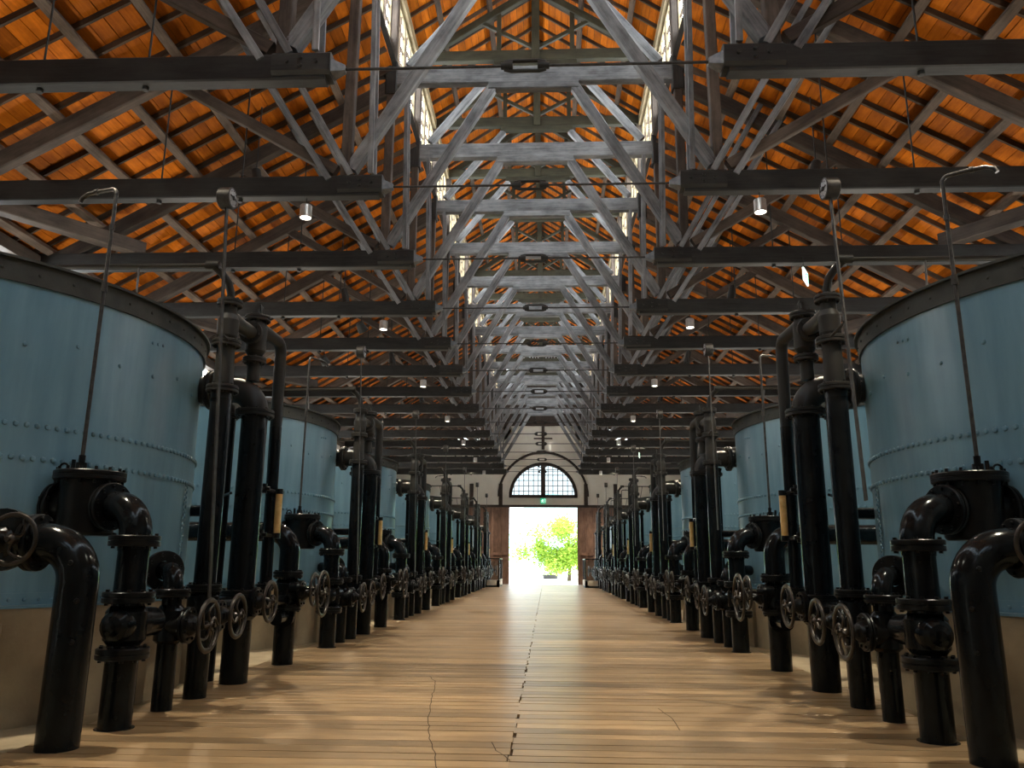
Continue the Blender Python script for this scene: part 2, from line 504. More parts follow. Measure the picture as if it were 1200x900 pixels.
# dark timber gable over the cream wall: one board each
gx = -5.4; gi = 0
while gx < 5.4:
    hgt = max(13.2, (top_z(gx + .11, 19.1) if abs(gx + .11) < 4.1 else roof_z(gx + .11, 13.6)))
    if abs(gx + .11) > 4.1: hgt = roof_z(abs(gx) + .22, 13.6)
    if hgt > 12.75:
        g = MB(); g.box((gx + .11, YE + .02 + .03 * (gi % 2), (12.66 + hgt) / 2), (.215, .05, hgt - 12.66)); g.build('gable_board', M['trimwood'], far)
    gx += .22; gi += 1
gb = MB(); gb.box((0, YE + .2, 12.9), (8.4, .2, 1.0)); gb.box((0, YE + .2, 15.0), (8, .2, 4)); gb.build('gable_backing', M['trimwood'], far)
tp = MB()
for x in (-5.7, -3.35, 3.45, 5.8): tp.box((x, YE - .04, 6.95), (.30, .1, 1.75))
tp.box((0, YE - .05, 12.62), (9.6, .12, .18))
tp.box((DCX, YE - .05, 11.55), (.24, .12, 1.9))
tp.box((DCX, YE - .04, 11.5), (1.5, .1, .10))
tp.build('trim_1', M['trimwood'], None, (0, 0, 0), kind='structure')
for nme, ra, rb, yy, mt in (('trim_2', 3.46, 3.64, -.10, 'trimwood'), ('trim_3', 2.78, 3.40, -.05, 'plaster')):
    a = MB(); rings = []
    for i in range(N + 1):
        c, s_ = math.cos(PI * i / N), math.sin(PI * i / N)
        rings.append([(DCX + r * c, YE + y, AZ + r * s_) for r, y in ((ra, .02), (ra, yy), (rb, yy), (rb, .02))])
    a.grid(rings, False, False); a.build(nme, M[mt], None, (0, 0, 0), kind='structure')
# arched window
aw = window_obj((DCX, YE, AZ))
f = MB(); rings = []
for i in range(N + 1):
    c, s_ = math.cos(PI * i / N), math.sin(PI * i / N)
    rings.append([(DCX + r * c, YE + y, AZ + r * s_) for r, y in ((2.5, .16), (2.5, -.08), (2.74, -.08), (2.74, .16))])
f.grid(rings, True, False); f.box((DCX, YE + .04, AZ + .02), (5.45, .24, .24)); f.box((DCX, YE + .04, AZ + 1.3), (.36, .24, 2.6))
f.build('window_frame', M['trimwood'], aw)
g = MB()
for i in range(-6, 7):
    if i == 0: continue
    x = i * .39
    if abs(x) < 2.45: g.box((DCX + x, YE + .06, AZ + math.sqrt(2.5 ** 2 - x * x) / 2), (.055, .04, math.sqrt(2.5 ** 2 - x * x)))
for i in range(1, 6):
    z = i * .43
    g.box((DCX, YE + .06, AZ + z), (2 * math.sqrt(2.5 ** 2 - z * z), .036, .05))
g.build('glazing_bars', M['trimwood'], aw)
for sd in (-1, 1):
    p = MB(); pts = [(DCX + sd * .16, YE + .1, AZ + .1)]
    for i in range(13):
        a = PI / 2 * i / 12; pts.append((DCX + sd * (.16 + 2.36 * math.cos(a)), YE + .1, AZ + .1 + 2.4 * math.sin(a)))
    p.cap(pts, sd > 0); p.build('pane', M['glass'], aw)
# brown timber wall beside the doorway, made of upright planks; doors slid open in front of it
bwk = MB()
for sd in (-1, 1):
    bwk.box((DCX + sd * (DW + 12.2 - DCX * sd) / 2 + 0, YE + .2, 3.03), (12.2 - DW - sd * DCX, .2, 6.06))
bwk.box((DCX, YE + .15, 6.03), (5.5, .3, .14))
wl = bwk.build('wall_far_timber', M['doorwood'], None, (0, 0, 0), kind='structure')
for sd in (-1, 1):
    x = DW + .02
    while x < 12.0:
        p = MB(); p.box((DCX + sd * (x + .145), YE + .08, 3.02), (.28, .05, 6.02)); p.build('wall_plank', M['doorwood'], wl); x += .30
lt = MB(); lt.box((DCX, YE - .03, 6.06), (16, .12, .2)); lt.build('trim_4', M['trimwood'], None, (0, 0, 0), kind='structure')
for i, sd in enumerate((-1, 1)):
    x0 = DCX + sd * (DW - .02); w = 1.42
    d = empty('door_%d' % (i + 1), (x0 + sd * w / 2, YE - .12, 0), kind='structure')
    xc = x0 + sd * w / 2
    f = MB()
    for q in (-1, 0, 1): f.box((xc + q * (w / 2 - .07), YE - .12, 2.97), (.14, .08, 5.9))
    for z in (.15, 2.0, 2.35, 5.85): f.box((xc, YE - .12, z), (w - .02, .078, .2))
    f.build('door_frame', M['doorwood'], d)
    for q in (-1, 1):
        for z, h in ((1.07, 1.7), (4.1, 3.3)):
            p = MB(); p.box((xc + q * w / 4, YE - .11, z), (w / 2 - .15, .03, h)); p.build('door_panel', M['doorwood'], d)

# ------------------------------------------------------------------ roof
ceil = empty('ceiling', (0, (YB + YE) / 2, 8.9), kind='structure')
cov = MB()
YM = (YB + YE) / 2
for sd in (-1, 1):
    a, b = 3.45, 13.0
    q = [(sd * a, roof_z(a, 13.81)), (sd * b, roof_z(b, 13.81))]
    cov.grid([[(x, YB - .3, z) for x, z in q], [(x, YE + .5, z) for x, z in q]], False, False)
    q = [(0, 19.46), (sd * 4.4, top_z(4.4, 19.46))]
    cov.grid([[(x, YB - .3, z) for x, z in q], [(x, YE + .5, z) for x, z in q]], False, False)
cov.build('roof_cover', M['cover'], ceil)
def slope_board(mb, sd, x0, x1, y0, y1, zf, th=.025):
    jig = rng.uniform(-.006, .006)
    p = [(sd * x0, zf(x0) + jig), (sd * x1, zf(x1) + jig), (sd * x1, zf(x1) + th + jig), (sd * x0, zf(x0) + th + jig)]
    mb.grid([[(x, y0, z) for x, z in (p if sd > 0 else p[::-1])], [(x, y1, z) for x, z in (p if sd > 0 else p[::-1])]][::-1], True, False)
bst = MB(); nb = 0
bw_ = .29 * math.cos(math.atan(SL)); 
segs = [YB + 7.369 * i - 1.16 for i in range(11)]
segs = [YB] + [y for y in (9.2 + 7.369 * i for i in range(-2, 8)) if YB < y < YE] + [YE]
for sd in (-1, 1):
    i = 0; x = 3.55
    while x < 12.6:
        x1 = x + bw_ - .013
        st = rng.choice((0, .7 * 2, .7 * 4))
        for y0, y1 in zip(segs[:-1], segs[1:]):
            a = y0 + (st if y0 > YB else 0); b = y1 + (st if y1 < YE else 0)
            near = 3.9 < x < 10.2 and 8 < y0 < 24.5 and nb < 300
            mb = MB() if near else bst
            slope_board(mb, sd, x, x1, a + .003, b - .003, lambda q: roof_z(q))
            if near: mb.build('roof_board', M['board'], ceil); nb += 1
        x += bw_
    x = .0; bw2 = .25 * math.cos(math.atan(.67))
    while x < 4.2:
        for y0, y1 in zip(segs[:-1], segs[1:]):
            near = 15 < y0 < 31 and nb < 300
            mb = MB() if near else bst
            slope_board(mb, sd, x + .006, x + bw2 - .007, y0 + .003, y1 - .003, top_z)
            if near: mb.build('roof_board', M['board'], ceil); nb += 1
        x += bw2
bst.build('roof_boards_beyond', M['board'], ceil, kind='stuff')
rst = MB(); nr = 0
y = YB + .35
while y < YE:
    for sd in (-1, 1):
        mb = MB() if 8.5 < y < 40 and nr < 300 else rst
        mb.bar((sd * 3.55, y, roof_z(3.55, 13.68)), (sd * 12.4, y, roof_z(12.4, 13.68)), .055, .12, (0, 1, 0), 0)
        if mb is not rst: mb.build('rafter', M['rafter'], ceil); nr += 1
        mb = MB() if 13 < y < 55 and nr < 300 else rst
        mb.bar((sd * .02, y, 19.33), (sd * 4.3, y, top_z(4.3, 19.33)), .055, .11, (0, 1, 0), 0)
        if mb is not rst: mb.build('rafter', M['rafter'], ceil); nr += 1
    y += .74
rst.build('rafters_beyond', M['rafter'], ceil, kind='stuff')
for sd in (-1, 1):
    for xp in (4.8, 5.95, 7.1, 8.25, 9.4, 10.55, 11.7):
        p = MB(); p.bar((sd * xp, YB, roof_z(xp, 13.50)), (sd * xp, YE, roof_z(xp, 13.50)), .18, .17, (1, 0, -SL * sd), .012); p.build('purlin', M['purlin'], ceil)
    for xp in (1.4, 2.8):
        p = MB(); p.bar((sd * xp, YB, top_z(xp, 19.21)), (sd * xp, YE, top_z(xp, 19.21)), .14, .13, (1, 0, -.67 * sd), .01); p.build('purlin', M['rafter'], ceil)
    p = MB(); p.box((sd * 3.72, YM, 14.2), (.22, YE - YB, .6)); p.build('sill_beam', M['principal'], ceil)
    p = MB(); p.box((sd * 3.66, YM, 16.62), (.26, YE - YB, .34)); p.build('eaves_plate', M['windowwood'], ceil)
    p = MB(); p.box((sd * 12.05, YM, 8.62), (.3, YE - YB, .3)); p.build('wall_plate', M['principal'], ceil)
p = MB(); p.box((0, YM, 19.2), (.18, YE - YB, .3)); p.build('ridge_beam', M['green'], ceil)

# clerestory windows, one per bay and side
CZ0, CZ1 = 14.5, 16.45
def clerestory(sd, yc, L=TRD):
    w = window_obj((sd * 3.7, yc, CZ0))
    f = MB(sd); x = 3.70
    for z in (CZ0 + .05, CZ1 - .05): f.box((x, yc, z), (.12, L, .10))
    for q in range(5): f.box((x, yc - L / 2 + .08 + q * (L - .16) / 4, (CZ0 + CZ1) / 2), (.12, .11, CZ1 - CZ0 - .2))
    o = w.location
    f.build('window_frame', M['windowwood'], w, o)
    g = MB(sd)
    for q in range(4):
        y0 = yc - L / 2 + .08 + (q + .5) * (L - .16) / 4
        g.box((x, y0, (CZ0 + CZ1) / 2), (.05, .06, CZ1 - CZ0 - .2))
        for z in (15.0, 15.48, 15.96): g.box((x, y0, z), (.045, (L - .16) / 4 - .11, .05))
    g.build('glazing_bars', M['rafter'], w, o)
    for q in range(4):
        p = MB(sd); p.box((x + .03, yc - L / 2 + .08 + (q + .5) * (L - .16) / 4, (CZ0 + CZ1) / 2), (.008, (L - .16) / 4 - .11, CZ1 - CZ0 - .2)); p.build('pane', M['pane'], w, o)
    return w
for sd in (-1, 1):
    w0 = clerestory(sd, TRY - TRD / 2)
    index_kids()
    for k in range(-3, NTR):
        if k == 0: continue
        c = copy_tree(w0, None, (0, k * TRD, 0)); WN[0] += 1; c.name = 'window_%d' % WN[0]
    cw = MB()
    for a, b in ((YB, TRY - 4.5 * TRD + TRD / 2), ):
        if b > a: cw.box((sd * 3.72, (a + b) / 2, 15.5), (.1, b - a, 2.0))
    cw.box((sd * 3.72, YE - .6, 15.5), (.1, 1.6, 2.0))
    cw.build('trim_%d' % (5 if sd < 0 else 6), M['principal'], None, (0, 0, 0), kind='structure')

# ------------------------------------------------------------------ roof trusses
BZ0, BZ1 = 8.42, 8.84
def make_truss():
    y = TRY
    T = empty('roof_truss', (0, y, 8.42), cat='truss', group='timber roof trusses along the hall')
    def P(name, mat, mb, **k): return mb.build(name, M[mat], T, world_of(T), **k)
    for sd in (-1, 1):
        b = MB(sd); b.bar((2.9, y, 8.63), (12.2, y, 8.63), .24, .42, (0, 1, 0), .02); P('tie_beam', 'beam', b)
        b = MB(sd)                       # bolted cheek blocks at the inner end
        b.bar((2.82, y, 8.66), (3.68, y, 8.66), .36, .36, (0, 1, 0), .05); bl = P('end_block', 'beam', b)
        b = MB(sd)
        for x in (3.02, 3.25, 3.45):
            for z in (8.72, 8.60) if x == 3.25 else (8.66,):
                b.cyl((x, y - .215, z), (x, y + .215, z), .03, 6)
        b.build('bolts', M['iron'], bl, world_of(bl))
        b = MB(sd)                       # steel shoe that takes the rod
        for a, c in (((2.84, .13, .11), (2.63, .05, .045)),):
            r0 = [(a[0], y + i * a[1], 8.64 + j * a[2]) for i, j in ((-1, -1), (1, -1), (1, 1), (-1, 1))]
            r1 = [(c[0], y + i * c[1], 8.64 + j * c[2]) for i, j in ((-1, -1), (1, -1), (1, 1), (-1, 1))]
            b.grid([r0, r1][::-1], True, False); b.cap(r0, False); b.cap(r1, True)
        b.build('rod_shoe', M['plate'], bl, world_of(bl))
        b = MB(sd); b.bar((3.56, y, 8.84), (3.56, y, 16.5), .20, .20, (0, 1, 0), .015); P('post', 'principal', b)
        b = MB(sd); b.bar((3.56, y, 13.0), (3.56, y, 13.9), .27, .30, (0, 1, 0), .03); P('post_cap', 'beam', b)
        b = MB(sd); b.bar((3.46, y, 9.0), (1.02, y, 13.18), .20, .24, (0, 1, 0), .015); P('inner_strut', 'strut', b)
        for xa, za, xb, zb in ((3.86, 8.76, 6.42, 12.77), (3.44, 8.84, 5.74, 12.9)):
            b = MB(sd); b.bar((xa, y, za), (xb, y, zb), .30, .12, (0, 1, 0), .01); P('brace_plank', 'strut', b)
        for dy in (-.15, .15):
            b = MB(sd); b.bar((3.05, y + dy, 8.86), (3.16, y + dy, 13.25), .05, .10, (0, 1, 0), .006); P('hanger_plank', 'strut', b)
        b = MB(sd); b.bar((3.75, y, 8.98), (7.45, y, 11.18), .16, .22, (0, 1, 0), .015); P('outer_strut', 'principal', b)
        b = MB(sd); b.bar((3.55, y, 13.24), (12.15, y, 13.24 - SL * 8.6), .22, .36, (0, 1, 0), .02); P('principal_rafter', 'principal', b)
        for x in (5.6, 7.2):
            b = MB(sd); b.cyl((x, y - .0, 8.38), (x, y, roof_z(x, 13.2)), .016, 8); b.cyl((x, y, 8.36), (x, y, 8.42), .05, 6); P('hanger_rod', 'iron', b)
        b = MB(sd); b.bar((3.14, y, 13.82), (1.16, y, 16.32), .18, .20, (0, 1, 0), .015); P('upper_strut', 'strut', b)
        b = MB(sd); b.bar((3.72, y, 16.55), (.05, y, 19.0), .18, .24, (0, 1, 0), .015); P('upper_rafter', 'green', b)
        b = MB(sd); b.bar((.10, y, 17.0), (1.62, y, 17.86), .10, .12, (0, 1, 0), .008); P('king_strut', 'green', b)
        b = MB(sd); b.bar((1.12, y + .0, 16.86), (1.12, y, 18.2), .12, .14, (0, 1, 0), .008); P('queen_post', 'green', b)
        b = MB(sd)                       # rounded brace with its iron strap at the collar's outer end
        b.tube([(3.6, y, 13.62), (4.0, y, 13.58), (4.35, y, 13.42), (4.65, y, 13.2)], [.11, .11, .10, .08], 8); P('shoulder_brace', 'principal', b)
    b = MB(); b.bar((-3.6, y, 13.5), (3.6, y, 13.5), .22, .46, (0, 1, 0), .02); P('collar_beam', 'strut', b)
    b = MB(); b.bar((-1.12, y, 13.20), (1.12, y, 13.20), .24, .22, (0, 1, 0), .03); P('bolster', 'strut', b)
    b = MB(); b.bar((-3.6, y, 16.68), (3.6, y, 16.68), .20, .36, (0, 1, 0), .02); P('upper_tie_beam', 'green', b)
    b = MB(); b.bar((-1.25, y, 16.42), (1.25, y, 16.42), .22, .20, (0, 1, 0), .03); P('upper_bolster', 'green', b)
    for dy in (-.09, .09):
        b = MB(); b.bar((0, y + dy, 16.5), (0, y + dy, 19.1), .12, .24, (0, 1, 0), .01); P('king_post', 'green', b)
    b = MB(); b.cyl((-2.66, y, 8.64), (-.28, y, 8.64), .022, 8); b.cyl((.28, y, 8.64), (2.66, y, 8.64), .022, 8); P('tie_rod', 'steel', b)
    b = MB()
    for q in (-1, 1): b.tube([(-.30, y, 8.64 + q * .055), (-.2, y, 8.64 + q * .082), (.2, y, 8.64 + q * .082), (.30, y, 8.64 + q * .055)], .030, 8)
    for q in (-1, 1): b.cyl((q * .18, y, 8.64), (q * .35, y, 8.64), .075, 10, .05)
    P('turnbuckle', 'iron', b)
    return T
T0 = make_truss()
index_kids()
trusses = [T0]
for k in range(1, NTR): trusses.append(copy_tree(T0, None, (0, k * TRD, 0)))
for k, t in enumerate(trusses):
    t['label'] = '%s roof truss counted from the camera, dark timber with iron tie rod and turnbuckle' % ORD15[k]
# diagonal corner timbers lying on the tie beams
for k in range(2, NTR, 2):
    for sd in (-1, 1):
        y = TRY + k * TRD
        b = MB(sd); b.bar((9.55, y + .15, 9.0), (12.0, y - 3.2, 9.0), .34, .32, (0, 0, 1), .02)
        single('dragon_beam', M['principal'], b, (sd * 9.55, y, 8.84), 'diagonal corner timber lying on the %s truss tie beam, %s side' % (ORD15[k], 'left' if sd < 0 else 'right'), 'beam', 'diagonal corner timbers under the roof')

# ------------------------------------------------------------------ lamps
def spot(loc, tgt, e, col, ang, blend, r, name):
    d = bpy.data.lights.new(name, 'SPOT'); d.energy = e; d.color = col; d.spot_size = ang; d.spot_blend = blend; d.shadow_soft_size = r
    o = bpy.data.objects.new(name, d); COL.objects.link(o); o.location = loc
    o.rotation_euler = (Vector(tgt) - Vector(loc)).to_track_quat('-Z', 'Y').to_euler()
    return o
for j in range(7):
    y = TRY + TRD * (1 + 2 * j)
    for sd in (-1, 1):
        side = 'left' if sd < 0 else 'right'
        x = sd * 4.3
        L = empty('pendant_lamp', (x, y, 8.02), '%s silver cylinder downlight glowing under the %s side beams' % (ORD[j], side), 'lamp', 'cylinder downlights under the beams')
        b = MB(); b.lathe((x, y, 8.28), (0, 0, -1), [(0, 0), (0, .10), (.02, .115), (.26, .115), (.26, .1), (.22, .095)], 20); b.build('lamp_housing', M['chrome'], L)
        b = MB(); b.cyl((x, y, 8.045), (x, y, 8.06), .095, 20); b.build('lamp_lens', M['lamp'], L)
        b = MB(); b.cyl((x, y, 8.27), (x, y, 8.44), .012, 8); b.build('hanging_rod', M['iron'], L)
        s = spot((x, y, 7.99), (x - sd * .6, y, 0), E_DOWN, WARM, 2.7, .5, .06, 'downlight')
for j in range(-1, 7):
    y = 15.4 + DT * j
    for sd in (-1, 1):
        x = sd * 6.0
        side = 'left' if sd < 0 else 'right'
        L = empty('floodlight', (x, y, 9.4), ('dark hooded floodlight under a roof purlin above the %s %s tank' % (ORD[j + 1], side)) if j < 6 else 'dark hooded floodlight under a roof purlin near the far wall, %s side' % side, 'lamp', 'hooded floodlights over the tanks')
        b = MB(); d = Vector((-sd * .25, -.22, -1)).normalized(); c = Vector((x, y, 9.86))
        b.lathe(c - d * .10, d, [(0, 0), (0, .06), (.05, .10), (.56, .12), (.57, .11), (.54, .105), (.16, .10)], 16); b.build('lamp_housing', M['iron'], L)
        b = MB(); b.cyl(c + d * .07, c + d * .08, .09, 16); b.build('lamp_lens', M['lamp'], L)
        b = MB(); b.cyl((x, y, 9.90), (x, y, 11.45), .014, 8); b.build('bracket', M['iron'], L)
        spot(c + d * .50, c + d * 9, E_FLOOD, WARM, 1.45, .7, .045, 'flood')
for x, kt, lab in ((-4.94, 3, 'dark unlit floodlight under the fourth left tie beam, near its inner end'), (-7.03, 4, 'dark unlit floodlight under the fifth left tie beam, out over the tanks')):
    y = TRY + TRD * kt
    L = empty('floodlight', (x, y, 7.9), lab, 'lamp', 'dark floodlights over the tanks')
    b = MB(); d = Vector((.35, .5, -.7)).normalized(); c = Vector((x, y, 8.12))
    b.lathe(c - d * .14, d, [(0, 0), (0, .06), (.05, .11), (.30, .15), (.31, .14), (.24, .13)], 16); b.build('lamp_housing', M['iron'], L)
    b = MB(); b.cyl(c + d * .08, c + d * .09, .13, 16); b.build('lamp_lens', M['dial'], L)
    b = MB(); b.cyl((x, y, 8.15), (x, y, 8.44), .014, 8); b.build('bracket', M['iron'], L)
for k in range(NU):  # unseen lamps added to brighten roof boards and beam undersides from below
    for sd in (-1, 1):
        x, y = sd * TX, TY0 + k * DT
        L = empty('added_uplight', (x, y, 4.3), 'small black added fill lamp on the sand bed inside the %s %s tank' % (ORD[k], 'left' if sd < 0 else 'right'), 'lamp', 'added fill lamps inside the tanks')
        b = MB(); b.lathe((x, y, 4.3), (0, 0, 1), [(0, .16), (.04, .16), (.05, .10), (.30, .14), (.30, .12), (.24, .11)], 18); b.build('lamp_housing', M['iron'], L)
        b = MB(); b.cyl((x, y, 4.5), (x, y, 4.52), .11, 18); b.build('lamp_lens', M['lamp'], L)
        spot((x, y, 4.62), (x - sd * 1.0, y, 9), E_UP, NEUTRAL, 2.75, .6, .12, 'added_uplight')

# ------------------------------------------------------------------ filter tanks
def make_tank(sd):
    cx, cy = TX, TY0
    T = empty('filter_tank', (sd * cx, cy, 1.12), cat='tank', group='blue filter tanks')
    o = world_of(T)
    n = 96
    def ringp(r, z): return [(cx + r * math.cos(2 * PI * i / n), cy + r * math.sin(2 * PI * i / n), z) for i in range(n)]
    b = MB(sd)
    b.grid([ringp(TR, 1.12), ringp(TR, 3.07)]); b.grid([ringp(TR, 3.07), ringp(TR - .014, 3.07)]); b.grid([ringp(TR - .014, 3.07), ringp(TR - .014, 4.62)])
    b.grid([ringp(TR - .02, 1.3), ringp(TR - .02, 4.7)][::-1])
    b.build('shell', M['tank'], T, o)
    b = MB(sd); b.grid([ringp(TR + .012, 4.52), ringp(TR + .012, 4.76)]); b.grid([ringp(TR + .012, 4.52), ringp(TR - .02, 4.52)][::-1])
    b.grid([ringp(TR + .055, 4.76), ringp(TR + .055, 4.79)]); b.grid([ringp(TR + .012, 4.76), ringp(TR + .055, 4.76)]); b.grid([ringp(TR + .055, 4.79), ringp(TR - .04, 4.79)])
    b.grid([ringp(TR - .04, 4.5), ringp(TR - .04, 4.79)][::-1])
    rim = b.build('rim', M['rim'], T, o)
    b = MB(sd)
    for i in range(60):
        a = 2 * PI * i / 60; d = (math.cos(a), math.sin(a), 0); b.dome((cx + d[0] * (TR + .012), cy + d[1] * (TR + .012), 4.64), d, .020)
    b.build('rim_rivets', M['rim'], rim, o, kind='stuff')
    b = MB(sd); b.grid([ringp(TR + .02, 1.12), ringp(TR + .02, 1.27)]); b.grid([ringp(TR + .02, 1.27), ringp(TR - .02, 1.27)]); b.grid([ringp(TR + .09, 1.12), ringp(TR + .09, 1.15)]); b.grid([ringp(TR + .09, 1.15), ringp(TR, 1.15)])
    b.build('base_ring', M['tank'], T, o)
    b = MB(sd); b.cap(ringp(TR - .03, 4.3)); b.build('sand_bed', M['concrete'], T, o)
    b = MB(sd)
    def riv(a, z, r=.033, R=TR):
        d = (math.cos(a), math.sin(a), 0); b.dome((cx + d[0] * R, cy + d[1] * R, z), d, r)
    N_ = 208
    for i in range(N_):
        a = 2 * PI * i / N_; riv(a, 3.0); riv(a, 2.65)
    for i in range(150): riv(2 * PI * i / 150, 1.205, .023, TR + .02)
    for q in range(40):
        z = 1.32 + q * .0335
        for s2 in (PI - .20,): riv(s2 + (.011 if q % 2 else -.011), z, .026, TR)
        riv(.9, z, .026, TR)
    for q in range(18):
        a = PI + (q - 9) * .16; riv(a, 3.86 + (.10 if q % 3 == 0 else 0), .028, TR - .014)
    for q in range(3): riv(PI + .18 - q * .03, 4.28 + .01 * q, .024, TR - .014)
    b.build('rivets', M['tank'], T, o, kind='stuff')
    b = MB(sd)
    a0 = PI - .20
    for z0_, z1_ in ((1.28, 2.6),):
        r = [[(cx + (TR + .006) * math.cos(a0 + da), cy + (TR + .006) * math.sin(a0 + da), z) for da in (.025, -.025)] for z in (z0_, z1_)]
        b.grid(r, False, True)
    b.build('seam_strip', M['tank'], T, o)
    return T
def make_plinth(sd):
    n = 48; b = MB(sd); cx, cy = TX, TY0
    R0, R1 = TR + .08, TR + .02
    r = [[(cx + R * math.cos(2 * PI * i / n), cy + R * math.sin(2 * PI * i / n), z) for i in range(n)] for R, z in ((R0, -.03), (R0, .95), (R0, 1.0), (R0, 1.118))]
    b.grid(r[:2], True, True); b.grid(r[2:], True, True); b.grid(r[1:3], True, True); b.cap(r[3])
    for a in range(0, 12):   # upright buttress ribs of the plinth
        an = 2 * PI * a / 12 + .13
        d = Vector((math.cos(an), math.sin(an), 0))
        b.bar(Vector((cx, cy, -.03)) + d * (R0 + .01), Vector((cx, cy, .98)) + d * (R0 + .01), .34, .10, (-d.y, d.x, 0), .01)
    return single('tank_plinth', M['concrete'], b, (sd * cx, cy, 0), None, 'plinth', 'concrete plinths under the tanks')

# ------------------------------------------------------------------ pipework
A0 = 3.95
def wheel_mb(sd, c, R, ax='X', spokes=5, rim=.026):
    b = MB(sd); c = Vector(c)
    if ax == 'X': A, u, w = Vector((-1, 0, 0)), Vector((0, 1, 0)), Vector((0, 0, 1))
    else: A, u, w = Vector((0, -1, 0)), Vector((1, 0, 0)), Vector((0, 0, 1))
    n = 32; rings = []
    for i in range(n + 1):
        a = 2 * PI * i / n; e = u * math.cos(a) + w * math.sin(a)
        rings.append([c + e * (R - rim + rim * math.cos(2 * PI * k / 8) * 1.15) + A * rim * .8 * math.sin(2 * PI * k / 8) for k in range(8)])
    b.grid(rings)
    for q in range(spokes):              # S-shaped spokes
        a0 = 2 * PI * q / spokes + .3; pts = []
        for i in range(7):
            f_ = i / 6; rr = .03 + f_ * (R - rim * 1.6 - .03); a = a0 + .38 * math.sin(f_ * PI * 1.5)
            pts.append(c + (u * math.cos(a) + w * math.sin(a)) * rr + A * (.012 * (1 - f_)))
        b.tube(pts, [.02, .018, .015, .013, .013, .014, .016], 6, False)
    b.lathe(c - A * .045, A, [(0, .0), (0, .045), (.02, .05), (.075, .045), (.095, .024), (.12, .022), (.12, 0)], 12)
    return b
def valve(sd, T, o, a, y, z, aw, R, rb=.19, spokes=5, zoff=0):
    """bonnet, stem and handwheel on the aisle side of the pipe at a"""
    b = MB(sd)
    b.lathe((a, y, z), (-1, 0, 0), [(0, rb * .8), (.14, rb * .8), (.16, rb * .75)], 18)
    b.flange((a - .19, y, z), (-1, 0, 0), rb, .07, 20, 8)
    b.lathe((a - .22, y, z), (-1, 0, 0), [(0, rb * .6), (.05, rb * .5), (.10, .06), (.16, .05), (.16, 0)], 14)
    b.build('valve_bonnet', M['iron'], T, o)
    b = MB(sd); b.cyl((a - .3, y, z), (aw - .03, y, z), .022, 10)
    for q in (-1, 1): b.cyl((a - .28, y + q * .065, z), (aw + .13, y + q * .05, z), .014, 8)
    b.box((aw + .14, y, z), (.03, .17, .07))
    b.build('valve_stem', M['iron'], T, o)
    wheel_mb(sd, (aw, y, z), R, 'X', spokes).build('handwheel', M['wheel'], T, o)
def thing(sd, name, a, y, cat, group): return empty(name, (sd * a, y, 0), cat=cat, group=group)

